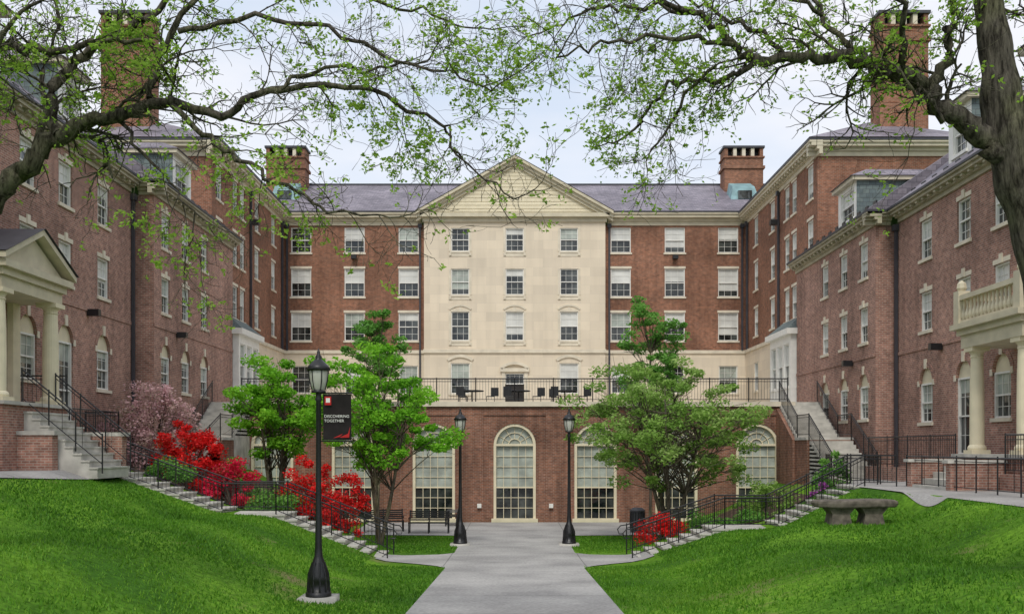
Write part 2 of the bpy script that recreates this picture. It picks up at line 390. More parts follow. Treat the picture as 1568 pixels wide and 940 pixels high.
ring(T,Fc,0,4.4,1.3,1.5,0,.2,'trimstone',8,math.radians(48),math.radians(132))
wall(W,Fc,-6.25,6.25,1.5,15.75,ops,'stone')
for sx in (-1,1): W.poly([(sx*6.25,68.6,1.5),(sx*6.25,69,1.5),(sx*6.25,69,15.7),(sx*6.25,68.6,15.7)],'stone')
lbox(T,Fc,-6.3,6.3,6.5,6.75,-.02,.12,'trimstone')
for a,b in ((-16,-6.3),(6.3,16)): lbox(T,Fm,a,b,6.5,6.72,-.02,.1,'trimstone')
for a,b in ((-16,-6.45),(6.45,16)): cornice(T,Fm,a,b,15.35,out=.5,dent=False)
lbox(T,Fc,-6.35,6.35,15.5,15.8,-.1,.15,'corn'); lbox(T,Fc,-6.5,6.5,15.8,16.05,-.1,.45,'corn')
ay,az=68.5,19.75
T.poly([(-6.4,ay,16.05),(6.4,ay,16.05),(0,ay,az-.3)],'cream')
for i in range(14):
    z=16.15+i*.25; hwid=6.3*(1-(z-16.05)/(az-16.2))
    if hwid>.3: T.box(-hwid,hwid,ay-.03,ay-.004,z,z+.2,'cream')
for sx in (-1,1):
    def rk(n0,n1,t0,t1,k):
        a=Vector((sx*6.75,0,15.95)); b=Vector((0,0,az)); p=[]
        for y in (n0,n1):
            for (q,t) in ((a,t0),(b,t0),(b,t1),(a,t1)):
                w=q+Vector((0,0,t*1.15)); p.append((w.x,y,w.z))
        T.hexa(p,k)
    rk(67.95,68.6,0,.18,'corn'); rk(68.15,68.6,-.2,-.002,'corn'); rk(68.3,68.6,-.38,-.202,'corn')
    R.poly([(sx*6.8,67.9,16.16),(0,67.9,az+.23),(0,74.6,az+.23),(sx*6.8,70,16.16)],'slate')
R.poly([(-26,68.45,16.2),(26,68.45,16.2),(26,77,20.25),(-26,77,20.25)],'slate')
R.poly([(-26,77,20.25),(26,77,20.25),(26,86,16.2),(-26,86,16.2)],'slate')
R.box(-24,24,76.9,77.1,20.2,20.36,'darkmetal')
for u in (-6.55,6.55): spout(T,Fm,u,2.2,15.2)
for sx in (-1,1): spout(T,Fm,sx*15.75,6.7,15.2)
for u in (-11.1,11.1): T.box(u-.18,u+.18,68.55,68.95,13.0,13.25,'black')
for sx in (-1,1):
    F=Fr((sx*16,69,0),(0,-1,0),(-sx,0,0)); ops=[]
    for u,wd in ((3.0,1.1),(7.2,1.1),(10.5,1.0),(12.0,1.0),(15.1,1.1)):
        for v in (14.3,11.35,8.3): window(G,F,u,v,wd,1.85,ops=ops,key=False,lintel=True)
    for u in (3.0,7.2): window(G,F,u,4.7,1.1,1.9,ops=ops,key=False,lintel=False)
    wall(W,F,0,16.4,6.6,15.4,ops,'brick'); wall(W,F,0,16.4,1.5,6.6,ops,'stone')
    lbox(T,F,0,16.4,6.5,6.72,-.02,.1,'trimstone')
    cornice(T,F,.3,17.0,15.35,out=.5,h=.7)
    spout(T,F,8.9,2.2,15.2); spout(T,F,.8,6.7,15.2)
    for u,v in ((9.2,13.3),): lbox(T,F,u,u+.35,v,v+.3,.3,.7,'black')
    Fe=Fr((sx*16,52.6,0),(sx,0,0),(0,-1,0))
    wall(W,Fe,0,9,-1,15.4,[],'brick'); cornice(T,Fe,-.55,9,15.36,out=.5,dent=False,h=.7)
    W.poly([(sx*25,52.6,-1),(sx*25,77,-1),(sx*25,77,16),(sx*25,52.6,16)],'brick')
    e=16.22
    R.poly([(sx*15.4,52,e),(sx*25,52,e),(sx*20.3,57,18.6)],'slate')
    R.poly([(sx*15.4,52,e),(sx*20.3,57,18.6),(sx*20.3,80,18.6),(sx*15.4,80,e)],'slate')
    R.poly([(sx*25,52,e),(sx*20.3,57,18.6),(sx*20.3,80,18.6),(sx*25,80,e)],'slate')
    Fb=Fr((sx*14.6,56.9,0),(0,-1,0),(-sx,0,0)); o2=[]
    for u in (.75,2.1,3.4): window(G,Fb,u,4.4,1.0,2.3,ops=o2,lintel=False,trim='white')
    wall(T,Fb,0,4.2,1.9,6,o2,'white')
    for yy in (56.9,52.7):
        Fs=Fr((sx*14.6,yy,0),(sx,0,0),(0,-1,0)); o3=[]
        if yy<53: window(G,Fs,.75,4.4,.8,2.3,ops=o3,lintel=False,trim='white')
        wall(T,Fs,0,1.4,1.9,6,o3,'white')
    T.box(min(sx*14.35,sx*16),max(sx*14.35,sx*16),52.45,57.1,6,6.3,'white')
    R.hexa([(sx*14.4,52.5,6.31),(sx*16,52.5,6.31),(sx*16,57,6.31),(sx*14.4,57,6.31),(sx*15.2,53.2,7),(sx*16,53.2,7),(sx*16,56.5,7),(sx*15.2,56.5,7)],'slateg')
    def chim(x,y,w,d,z0,z1):
        R.box(x-w/2,x+w/2,y-d/2,y+d/2,z0,z1-.9,'brick')
        R.box(x-w/2-.12,x+w/2+.12,y-d/2-.12,y+d/2+.12,z1-1.7,z1-1.5,'brick')
        R.box(x-w/2-.1,x+w/2+.1,y-d/2-.1,y+d/2+.1,z1-.9,z1-.78,'brick')
        n=4
        for i in range(n+1):
            q=x-w/2+(w-.25)*i/n; R.box(q,q+.25,y-d/2,y+d/2,z1-.78,z1-.16,'trimstone' if 0<i<n else 'brick')
        R.box(x-w/2-.1,x+w/2+.1,y-d/2-.1,y+d/2+.1,z1-.16,z1,'darkmetal')
        R.box(x-w/2+.2,x+w/2-.2,y-.2,y+.2,z1-.75,z1-.17,'black')
    chim(sx*17.2,75.5,2.9,1.6,17,22.6)
    chim(sx*21.7,56.2,2.7,1.5,15,24.3)
    x0,x1=sorted((sx*15.6,sx*17.8))
    R.hexa([(x0,72.0,17.6),(x1,72.0,17.6),(x1,74.0,17.9),(x0,74.0,17.9),(x0+.3,72.6,19.0),(x1-.3,72.6,19.0),(x1-.3,74,19.6),(x0+.3,74,19.6)],'copper')
    R.box(x0+.6,x1-.6,72.1,72.4,18.0,18.6,'glass')
W.build('brick_walls',B1);G.build('windows',B1);R.build('slate_roof_and_chimneys',B1);T.build('stone_and_cornice_trim',B1)
# ================================================================ TERRACE HALL
B2=empty('brick_terrace_hall'); W=MB();G=MB();T=MB()
F=Fr((0,48,0),(1,0,0),(0,-1,0)); ops=[]
vs=.12; r=1.02
for i in range(-3,4):
    u=i*3.9; a,b=u-r,u+r
    ops.append((a,b,-3.6,vs+r)); archfill(W,F,u,vs,r,'brick3',.3,16)
    ring(T,F,u,vs,r-.13,r,-.26,-.02,'cream',16)
    lbox(T,F,a,a+.13,-3.45,vs,-.26,-.02,'cream');lbox(T,F,b-.13,b,-3.45,vs,-.26,-.02,'cream')
    lbox(T,F,a-.1,b+.1,-3.6,-3.42,-.26,.1,'cream')
    lbox(T,F,a+.13,b-.13,vs-.05,vs+.05,-.26,-.04,'cream')
    halfdisc(G,F,u,vs,r-.05,-.22,'curtain')
    lq(G,F,a,b,-3.5,-1.95,-.22,'glass'); lq(G,F,a,b,-1.95,vs,-.218,'curtain')
    m=.026
    for j in range(1,5):
        x=a+.13+(2*r-.26)*j/5; lbox(G,F,x-m/2,x+m/2,-3.42,vs-.05,-.21,-.16,'cream')
    for j in range(1,7):
        z=-3.42+(vs-.06+3.42)*j/7; mm=m*(2.6 if j==3 else 1); lbox(G,F,a+.13,b-.13,z-mm/2,z+mm/2,-.21,-.163,'cream')
    for j in range(1,6):
        t=math.pi*j/6; p0=F.p(u-.3*math.cos(t),vs+.3*math.sin(t),-.19); p1=F.p(u-.9*math.cos(t),vs+.9*math.sin(t),-.19); G.tube([p0,p1],.016,'cream',4)
    ring(G,F,u,vs,.28,.32,-.21,-.15,'cream',10); ring(G,F,u,vs,.58,.61,-.21,-.15,'cream',12)
    for j in range(23):
        t0=math.pi*j/23+.012; t1=math.pi*(j+1)/23-.012
        ring(W,F,u,vs,r+.003,r+.3,0,.018+(j%2)*.01,'brick3',1,t0,t1)
wall(W,F,-13.4,13.4,-3.9,1.95,ops,'brick3',.3)
lbox(T,F,-13.5,13.5,1.97,2.2,-.4,.14,'trimstone'); lbox(W,F,-13.4,13.4,1.55,1.7,-.02,.06,'brick3')
for i in (-2,-1,0,1): lbox(W,F,(i+.5)*3.9-.45,(i+.5)*3.9+.45,-3.8,1.549,0,.05,'brick3')
for sx in (-1,1):
    W.poly([(sx*13.4,48,-3.9),(sx*13.4,53,-3.9),(sx*13.4,53,1.95),(sx*13.4,48,1.95)],'brick3')
    W.box(min(sx*13.4,sx*16),max(sx*13.4,sx*16),48.5,48.8,-3,1.95,'brick3')
    T.box(min(sx*13.52,sx*16),max(sx*13.52,sx*16),48.4,48.9,1.97,2.2,'trimstone')
T.box(-16,16,48.41,68.9,1.9,2.19,'conc')
for x in (-1.7,1.75): T.box(x-.1,x+.1,47.8,47.98,-2.9,-2.7,'white')
W.build('brick_walls',B2);G.build('arched_windows',B2);T.build('stone_trim_and_terrace',B2)
mb=MB(); railing(mb,[(-13.2,48.15,2.2),(13.2,48.15,2.2)],1.12,.14,1.95,.028); mb.build('terrace_railing')
for sx in (-1,1):
    mb=MB(); railing(mb,[(sx*15.0,48.6,2.2),(sx*15.8,48.6,2.2)],1.05); mb.build('terrace_railing')
for sx,zb in ((1,-1.25),(-1,-.68)):
    mb=MB(); x0,x1=sorted((sx*12.75,sx*14.75)); zl=.45
    mb.box(x0,x1,43.4,45.2,zb-1.5,zl-.12,'brick3'); mb.box(x0-.04,x1+.04,43.4,45.2,zl-.12,zl,'conc')
    n=9
    for i in range(n):
        y0=40.3+i*3.1/n; z=zb+(zl-zb)*(i+1)/(n+1); mb.box(x0+.1,x1-.1,y0,43.39,zb-.9 if i==0 else z-.25,z,'conc')
    n=10
    for i in range(n):
        y0=45.2+i*3.2/n; z=zl+(2.19-zl)*(i+1)/n
        mb.box(x0+.02,x1-.02,y0,48.39,(zb-2) if i==0 else z-.25,z,'conc')
    for x in (x0-.14,):
        mb.hexa([(x,45.2,zb-2.6),(x+.155,45.2,zb-2.6),(x+.155,48.0,-3.9),(x,48.0,-3.9),(x,45.2,zl-.1),(x+.155,45.2,zl-.1),(x+.155,48.0,1.9),(x,48.0,1.9)],'brick3')
    mb.build('terrace_stairs')
    for x in (x0+.08,x1-.08):
        mb=MB(); railing(mb,[(x,40.3,zb+.05),(x,43.4,zl),(x,45.2,zl),(x,48.3,2.2)],1.0,.13); mb.build('stair_railing')
# ================================================================ FRONT WINGS
def column(mb,x,y,z0,z1,r=.26):
    h=z1-z0
    mb.box(x-r*1.35,x+r*1.35,y-r*1.35,y+r*1.35,z0,z0+.12,'cream')
    mb.lathe((x,y,z0+.12),[(r*1.25,0),(r*1.3,.06),(r*1.2,.12),(r*1.0,.16),(r*1.0,h*.35),(r*.97,h*.6),(r*.84,h-.46),(r*.95,h-.42),(r*.84,h-.38),(r*.9,h-.32),(r*1.2,h-.24)],'cream',20)
    mb.box(x-r*1.3,x+r*1.3,y-r*1.3,y+r*1.3,z1-.13,z1,'cream')
def wing(sx,dz):
    root=empty('brick_dormitory_wing'); W=MB();G=MB();R=MB();T=MB()
    Xa,Xb,Y0,Y1,Y2=14.9,15.7,52.6,41.1,16.
    F=Fr((sx*Xa,Y0,0),(0,-1,0),(-sx,0,0)); F2=Fr((sx*Xb,Y1,0),(0,-1,0),(-sx,0,0)); ops=[];o2=[]
    rows=((7.95+dz,1.5),(5.2+dz,1.5))
    for y in (47.8,45.1,42.5):
        u=Y0-y
        for v,h in rows: window(G,F,u,v,.98,h,ops=ops)
        a,b=u-.55,u+.55; c=1.2+dz; s=2.6+dz
        ops.append((a,b,c,s+.55)); archfill(W,F,u,s,.55,'brick2'); halfdisc(G,F,u,s,.55,-.1,'cream'); sash(G,F,a,b,c,s,2,random.choice([.5,.8,.35]),bl='curtain')
        lbox(G,F,a-.07,b+.07,c-.12,c-.001,-.1,.07,'trimstone'); lbox(G,F,u-.1,u+.1,s+.5,s+.86,-.04,.05,'trimstone')
        for q in (a-.16,b+.0): lbox(G,F,q,q+.16,s-.1,s+.12,-.04,.03,'trimstone')
        ring(W,F,u,s,.553,.75,0,.02,'brick2',10)
    for y in (38,34.8,32.1,29.0,26,23):
        u=Y1-y
        for v,h in rows: window(G,F2,u,v,1.05,h,ops=o2)
        if 28<y<31.8: continue
        a,b=u-.6,u+.6; c=.95+dz; s=2.45+dz
        if y==34.8: c=(-.25 if sx>0 else .3)
        o2.append((a,b,c,s+.6)); archfill(W,F2,u,s,.6,'brick2'); halfdisc(G,F2,u,s,.6,-.1,'cream'); sash(G,F2,a,b,c,s,2,random.choice([.5,.8,.35]),bl='curtain')
        lbox(G,F2,a-.07,b+.07,c-.12,c-.001,-.1,.07,'trimstone'); lbox(G,F2,u-.1,u+.1,s+.55,s+.92,-.04,.05,'trimstone')
        for q in (a-.16,b): lbox(G,F2,q,q+.16,s-.1,s+.12,-.04,.03,'trimstone')
        ring(W,F2,u,s,.603,.8,0,.02,'brick2',10)
    u=Y1-29.0; zf=-.3 if sx>0 else 1.3
    o2.append((u-.9,u+.9,zf,zf+2.6)); lq(G,F2,u-.5,u+.5,zf,zf+2.1,-.15,'door')
    lbox(G,F2,u-.9,u-.5,zf,zf+2.6,-.2,-.05,'cream');lbox(G,F2,u+.5,u+.9,zf,zf+2.6,-.2,-.05,'cream');lbox(G,F2,u-.5,u+.5,zf+2.1,zf+2.6,-.2,-.06,'cream')
    top=9.15+dz
    wall(W,F,0,Y0-Y1,-4,top,ops,'brick2'); wall(W,F2,0,Y1-Y2,-4,top,o2,'brick2')
    Fr1=Fr((sx*Xa,Y1,0),(sx,0,0),(0,-1,0)); wall(W,Fr1,0,.8,-4,top,[],'brick2')
    for Fq,L in ((F,Y0-Y1),(F2,Y1-Y2)):
        lbox(T,Fq,.02,L,3.75+dz,3.88+dz,-.02,.04,'brick2')
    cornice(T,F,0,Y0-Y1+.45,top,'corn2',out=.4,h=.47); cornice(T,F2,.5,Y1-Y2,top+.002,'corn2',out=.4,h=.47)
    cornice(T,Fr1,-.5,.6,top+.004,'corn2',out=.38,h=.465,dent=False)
    e=top+.56; rx=20.5; rz=13.9+dz
    R.poly([(sx*(Xa-.5),Y1-.5,e),(sx*(Xa-.5),Y0,e),(sx*rx,Y0,rz),(sx*rx,Y1-.5,rz)],'slate')
    R.poly([(sx*(Xb-.5),Y2,e),(sx*(Xb-.5),Y1-.5,e),(sx*rx,Y1-.5,rz),(sx*rx,Y2,rz)],'slate')
    R.poly([(sx*(Xa-.5),Y1-.501,e),(sx*(Xb-.5),Y1-.501,e),(sx*rx,Y1-.501,rz)],'slate')
    R.poly([(sx*rx,Y2,rz),(sx*rx,Y0,rz),(sx*26,Y0,e),(sx*26,Y2,e)],'slate')
    for i in range(26):
        yy=Y0-1-i*1.0; xo=Xa if yy>Y1 else Xb
        R.box(min(sx*(xo+.2),sx*(xo+.26)),max(sx*(xo+.2),sx*(xo+.26)),yy,yy+.35,e+.45,e+.62,'black')
    def dormer(y,w,xf,z0,z1):
        Fd=Fr((sx*xf,y+w/2,0),(0,-1,0),(-sx,0,0)); od=[]
        window(G,Fd,w/2,(z0+z1)/2+.05,w-.75,(z1-z0)-.5,ops=od,lintel=False,trim='white')
        wall(T,Fd,0,w,z0,z1,od,'white')
        for yy in (y-w/2,y+w/2): R.poly([(sx*xf,yy,z0-.5),(sx*xf,yy,z1),(sx*(xf+4),yy,z1),(sx*(xf+4),yy,z0-.5)],'slateg')
        a,b=sorted((sx*(xf-.25),sx*(xf+4)))
        T.box(a,b,y-w/2-.22,y+w/2+.22,z1,z1+.18,'corn'); a,b=sorted((sx*(xf-.35),sx*(xf+4.1)))
        R.hexa([(a,y-w/2-.3,z1+.181),(b,y-w/2-.3,z1+.181),(b,y+w/2+.3,z1+.181),(a,y+w/2+.3,z1+.181),(a+.9,y-w/2+.3,z1+.6),(b-.9,y-w/2+.3,z1+.6),(b-.9,y+w/2-.3,z1+.6),(a+.9,y+w/2-.3,z1+.6)],'slate')
    dormer(47.6,2.6,15.9,10.5+dz,12.4+dz); dormer(36.9,1.9,16.5,10.6+dz,12.6+dz); dormer(31,1.9,16.5,10.6+dz,12.6+dz)
    W.poly([(sx*Xa,Y0,-4),(sx*26,Y0,-4),(sx*26,Y0,top),(sx*Xa,Y0,top)],'brick2')
    for y in (43.9,36.6):
        xo=Xa if y>Y1 else Xb
        a,b=sorted((sx*(xo-.45),sx*(xo-.02))); T.box(a,b,y-.12,y+.12,3.58+dz,3.82+dz,'black')
    spout(T,F2,.35,-1,top-.3)
    if sx>0:
        x0,x1,y0,y1=13.95,15.69,27.4,31.5
        T.box(x0,x1,y0,y1,-1.3,-.3,'brick2'); T.box(x0-.1,x1,y0-.1,y1+.1,-.3,-.2,'conc')
        for yy in (28.0,30.9): column(T,14.35,yy,-.2,3.1,.215)
        T.box(x0+.1,x1,y0+.15,y1-.15,3.1,3.5,'corn');T.box(x0,x1,y0+.05,y1-.05,3.501,3.68,'corn');T.box(x0-.15,x1,y0-.1,y1+.1,3.681,3.85,'corn')
        yy=y0+.15
        while yy<y1-.1:
            T.lathe((x0+.12,yy,3.95),[(.05,0),(.09,.12),(.09,.2),(.04,.4),(.06,.65)],'corn',8); yy+=.24
        xx=x0+.3
        while xx<x1:
            T.lathe((xx,y1-.12,3.95),[(.05,0),(.09,.12),(.09,.2),(.04,.4),(.06,.65)],'corn',8); xx+=.24
        for (a,b,c,d) in ((x0,x0+.24,y0+.1,y1),(x0+.241,x1,y1-.24,y1-.002)):
            T.box(a,b,c,d,3.851,3.95,'corn'); T.box(a-.02,b,c,d+.02,4.6,4.75,'corn')
        for yy in (y0+.2,y1-.12): T.box(x0-.04,x0+.32,yy-.18,yy+.18,3.852,4.9,'corn'); T.lathe((x0+.14,yy,4.9),[(.1,0),(.16,.1),(.14,.25),(.03,.35)],'corn',8)
        for i in range(5): T.box(13.9-.32*(i+1),13.9-.32*i+.001*i,28.4,30.8,-1.3,-.38-.19*i,'conc')
        for yy in (28.1,30.9): T.box(12.3,13.95,yy,yy+.3,-1.3,-.45,'brick2'); T.box(12.2,13.9,yy-.05,yy+.35,-.45,-.36,'conc')
    else:
        x1,y0,y1=-14.1,27.4,31.4
        W.box(-15.69,x1,y0,y1,-.8,1.2,'brick2'); T.box(-15.69,x1+.1,y0-.1,y1+.1,1.2,1.3,'conc')
        for yy in (27.8,31.0): column(T,-14.45,yy,1.3,4.45,.24)
        for yy in (27.8,31.0): T.box(-15.69,-15.5,yy-.22,yy+.22,1.3,4.45,'cream')
        T.box(-15.69,-14.2,y0+.15,y1-.15,4.45,4.8,'corn');T.box(-15.69,-14.1,y0+.05,y1-.05,4.801,5.0,'corn');T.box(-15.69,-13.95,y0-.1,y1+.1,5.001,5.2,'corn')
        ym=(y0+y1)/2; zt=6.25
        T.poly([(-14.2,y0,5.2),(-14.2,y1,5.2),(-14.2,ym,zt-.1)],'corn')
        for s2,ya in ((1,y0-.2),(-1,y1+.2)):
            T.hexa([(-13.9,ya,5.21),(-15.69,ya,5.21),(-15.69,ym,zt),(-13.9,ym,zt),(-13.9,ya,5.37),(-15.69,ya,5.37),(-15.69,ym,zt+.17),(-13.9,ym,zt+.17)],'corn')
            R.poly([(-13.84,ya-s2*.05,5.39),(-15.69,ya-s2*.05,5.39),(-15.69,ym,zt+.2),(-13.84,ym,zt+.2)],'darkmetal')
        n=9; tr=.235
        for i in range(n):
            z=1.2-.2*(i+1)+.03; T.box(x1+tr*i,x1+tr*(i+1),28.6,30.9,-.9,z-.05,'conc'); T.box(x1+tr*i-.001,x1+tr*(i+1)+.03,28.57,30.93,z-.05,z,'conc')
        W.box(x1+.001,x1+1.9,30.95,31.3,-.9,.35,'brick2'); T.box(x1+.002,x1+2.0,30.94,31.35,.35,.47,'conc')
        W.box(x1-.3,x1+1.0,28.2,28.55,-.9,.35,'brick2'); T.box(x1-.3,x1+1.08,28.15,28.56,.35,.47,'conc')
        mbr=MB()
        for yy in (28.7,30.8): railing(mbr,[(x1-.1,yy,1.3),(x1+n*tr+.1,yy,-.6)],.95,.7,1.0)
        railing(mbr,[(-14.1,31.35,1.3),(-15.6,31.35,1.3)],.95)
        mbr.build('porch_railing',root)
        W.box(-15.69,-14.4,32.2,36.2,-.8,.15,'brick2'); T.box(-15.69,-14.3,32.1,36.3,.15,.27,'conc')
        mbr=MB(); railing(mbr,[(-14.4,32.2,.27),(-14.4,36.2,.27),(-15.6,36.2,.27)],1.0,.14); mbr.build('area_railing',root)
    W.build('brick_walls',root);G.build('windows',root);R.build('slate_roof',root);T.build('cornice_and_porch_trim',root)
wing(1,0); wing(-1,1.25)
mb=MB(); railing(mb,[(-14.2,37,-.6),(-14.2,40,-.6)],1.0,.14); mb.build('iron_fence')
mb=MB(); railing(mb,[(14.3,32.3,-.75),(14.3,40.2,-.75)],1.15,.14); mb.box(14.15,14.45,32.2,40.2,-1.3,-.75,'brick2'); mb.build('iron_fence')
mb=MB(); railing(mb,[(13.8,22,-.75),(13.8,28.0,-.75)],1.1,.14);mb.box(13.65,13.95,22,28,-1.3,-.75,'brick2'); mb.build('iron_fence')
mb=MB(); railing(mb,[(12.4,22,-1.23),(12.4,31.5,-1.23)],.95,1.2,1.2,.02); mb.build('path_handrail')
mb=MB(); railing(mb,[(12.2,33.2,-1.23),(12.5,40,-1.23)],.95); mb.build('iron_fence')
# ================================================================ LAMPS
def lamp(x,y,z,banner=False):
    root=empty('street_lamp',(x,y,z)); p=MB()
    p.box(-.36,.36,-.36,.36,-.3,.1,'conc')
    p.lathe((0,0,.1),[(.26,0),(.26,.08),(.22,.1),(.21,.3),(.23,.33),(.2,.42),(.19,.5),(.12,.7),(.1,.76),(.085,.8),(.07,1.0),(.055,2.2),(.05,3.9),(.075,3.95),(.05,4.0),(.06,4.08),(.1,4.12)],'black',18)
    for j in range(10):
        a=2*math.pi*j/10; p.tube([(.225*math.cos(a),.225*math.sin(a),.2),(.2*math.cos(a),.2*math.sin(a),.55),(.12*math.cos(a),.12*math.sin(a),.78)],.02,'black',5)
    p.build('lamp_post',root,True)
    h=MB(); h.lathe((0,0,4.22),[(.1,0),(.13,.04),(.17,.2),(.19,.36),(.18,.42)],'lampglass',14); h.build('lantern_glass',root,True)
    c=MB()
    for j in range(6):
        a=2*math.pi*j/6; c.tube([(.12*math.cos(a),.12*math.sin(a),4.2),(.18*math.cos(a),.18*math.sin(a),4.42),(.2*math.cos(a),.2*math.sin(a),4.62)],.011,'black',4)
    c.lathe((0,0,4.62),[(.22,0),(.25,.02),(.2,.1),(.1,.2),(.06,.24),(.07,.28),(.03,.33),(.035,.37),(.005,.45)],'black',16)
    c.lathe((0,0,4.18),[(.14,0),(.15,.03),(.1,.05)],'black',14)
    c.build('lantern_frame',root,True)
    if banner:
        b=MB(); b.tube([(0,0,4.17),(.68,0,4.17)],.016,'black',6); b.tube([(0,0,3.21),(.68,0,3.21)],.016,'black',6)
        n=10
        for i in range(n):
            z0=3.23+.92*i/n; z1=3.23+.92*(i+1)/n; f=lambda z:.02*math.sin((z-3.2)*4)
            b.poly([(.09,f(z0),z0),(.66,f(z0)-.01,z0),(.66,f(z1)-.01,z1),(.09,f(z1),z1)],'banner')
        b.build('banner',root)
        s=MB()
        s.poly([(.13,-.035,3.93),(.26,-.035,3.93),(.26,-.035,4.1),(.13,-.035,4.1)],'red'); s.poly([(.155,-.038,3.98),(.235,-.038,3.98),(.235,-.038,4.07),(.155,-.038,4.07)],'white')
        s.poly([(.42,-.035,3.28),(.62,-.035,3.28),(.64,-.035,3.5),(.6,-.035,3.36)],'red'); s.poly([(.3,-.035,3.27),(.42,-.035,3.29),(.5,-.035,3.36)],'red')
        s.build('banner_emblem',root)
        for t,zz in (('DISCOVERING',3.68),('TOGETHER',3.59)):
            cu=bpy.data.curves.new('banner_text','FONT'); cu.body=t; cu.size=.078; cu.extrude=.001
            o=bpy.data.objects.new('banner_text',cu); COL.objects.link(o); o.parent=root; o.location=(.12,-.04,zz); o.rotation_euler=(math.pi/2,0,0); cu.materials.append(M['white'])
M['banner']=plain('banner_cloth',(.018,.014,.014),.8,.4,5); M['red']=plain('banner_red',(.5,.02,.02),.7)
m,nt,b=newmat('lantern_glass'); b.inputs['Base Color'].default_value=(.5,.5,.45,1); b.inputs['Roughness'].default_value=.2; b.inputs['Specular IOR Level'].default_value=.6; M['lampglass']=m
lamp(-3.94,20,float(tz(-3.94,20)),True)
lamp(-2.0,36.6,-3.62); lamp(2.0,36.6,-3.62)
# ================================================================ STONE BENCH, park benches, bin
root=empty('stone_bench',(8.8,25.8,float(tz(8.8,25.8))-.03))
mb=MB(); n=28
def sup(t,a,b,p=3.2):
    c,s=math.cos(t),math.sin(t); return (a*abs(c)**(2/p)*(1 if c>0 else -1), b*abs(s)**(2/p)*(1 if s>0 else -1))
prof=[(1.02,.47),(1.07,.5),(1.1,.58),(1.08,.63),(1.0,.66)]
for q,(k,z) in enumerate(prof):
    for j in range(n):
        x,y=sup(2*math.pi*j/n,1*k,.4*k); mb.v.append((x+.01*random.random(),y,z+.012*math.sin(x*3)))
mi=mb.mi('bstone')
for q in range(4):
    for j in range(n): mb.f.append((q*n+j,q*n+(j+1)%n,(q+1)*n+(j+1)%n,(q+1)*n+j)); mb.m.append(mi)
mb.f.append(tuple(4*n+j for j in range(n))); mb.m.append(mi); mb.f.append(tuple(range(n))[::-1]); mb.m.append(mi)
mb.build('seat_slab',root)
mb=MB()
for x in (-.42,.42):
    mb.hexa([(x-.3,-.3,-.1),(x+.3,-.3,-.1),(x+.3,.3,-.1),(x-.3,.3,-.1),(x-.22,-.26,.3),(x+.22,-.26,.3),(x+.22,.26,.3),(x-.22,.26,.3)],'bstone')
    mb.hexa([(x-.22,-.26,.3),(x+.22,-.26,.3),(x+.22,.26,.3),(x-.22,.26,.3),(x-.34,-.33,.475),(x+.34,-.33,.475),(x+.34,.33,.475),(x-.34,.33,.475)],'bstone')
mb.build('pedestal_legs',root)
def pbench(x,y,z,rot):
    root=empty('park_bench',(x,y,z)); root.rotation_euler=(0,0,rot); mb=MB()
    for i in range(6): mb.box(-.85,.85,-.25+i*.085,-.19+i*.085,.43,.46,'black')
    for i in range(5): mb.box(-.85,.85,.27+i*.02,.29+i*.02,.52+i*.085,.58+i*.085,'black')
    for xx in (-.82,0,.82):
        mb.tube([(xx,-.25,0),(xx,-.25,.44)],.025,'black'); mb.tube([(xx,.22,0),(xx,.26,.44),(xx,.38,.95)],.025,'black')
        mb.tube([(xx,-.25,.44),(xx,-.27,.66),(xx,.28,.66)],.022,'black')
    mb.build('slats_and_frame',root)
pbench(-3.6,41.8,-3.6,0); pbench(-5.6,42.6,-3.6,.2); pbench(-2.9,46.2,-3.6,-math.pi/2)
root=empty('trash_bin',(5.2,42.2,-3.6)); mb=MB(); mb.lathe((0,0,0),[(.26,0),(.3,.1),(.3,.85),(.33,.88),(.33,.95),(.2,1.05),(.16,1.05)],'darkmetal',16)
for j in range(16):
    a=2*math.pi*j/16; mb.box(.31*math.cos(a)-.015,.31*math.cos(a)+.015,.31*math.sin(a)-.015,.31*math.sin(a)+.015,.1,.86,'black')
mb.build('bin_body',root)
for x in (-2.2,.2,2.6):
    root=empty('patio_table',(x,51.5,2.19)); mb=MB(); mb.lathe((0,0,.7),[(.6,0),(.62,.03),(.6,.05)],'black',20); mb.tube([(0,0,0),(0,0,.7)],.04,'black'); mb.lathe((0,0,0),[(.3,0),(.28,.04)],'black')
    for a in (0,2.1,4.2):
        cx,cy=.95*math.cos(a),.95*math.sin(a); mb.box(cx-.22,cx+.22,cy-.22,cy+.22,.43,.46,'black')
        for q in (-.2,.2):
            for w in (-.2,.2): mb.tube([(cx+q,cy+w,0),(cx+q,cy+w,.44)],.015,'black',4)
        bx,by=1.17*math.cos(a),1.17*math.sin(a); mb.box(bx-.2,bx+.2,by-.03,by+.03,.46,.9,'black')
    mb.build('table_and_chairs',root)
# ================================================================ FOLIAGE
def leafcloud(C,Rr,n,size,flat=.75,power=.45,elong=1.5):
    C=np.repeat(np.asarray(C,float),n,0); Rr=np.repeat(np.asarray(Rr,float),n)[:,None]
    d=rng.normal(size=C.shape); d/=np.linalg.norm(d,axis=1)[:,None]
    rr=rng.random((len(C),1))**power
    off=d*rr*Rr; off[:,2]*=flat
    P=C+off
    s=size*(.6+.8*rng.random((len(P),1)))
    a=rng.normal(size=P.shape); a[:,2]*=.6; a/=np.linalg.norm(a,axis=1)[:,None]
    b=rng.normal(size=P.shape); b-=a*np.sum(a*b,1)[:,None]; b/=np.linalg.norm(b,axis=1)[:,None]
    v=np.stack([P-a*s*elong*.5,P-b*s*.4,P+a*s*elong*.5,P+b*s*.4],1).reshape(-1,3)
    f=np.arange(len(P)*4).reshape(-1,4)
    return v,f,P,off[:,2:3]/(Rr+1e-6)
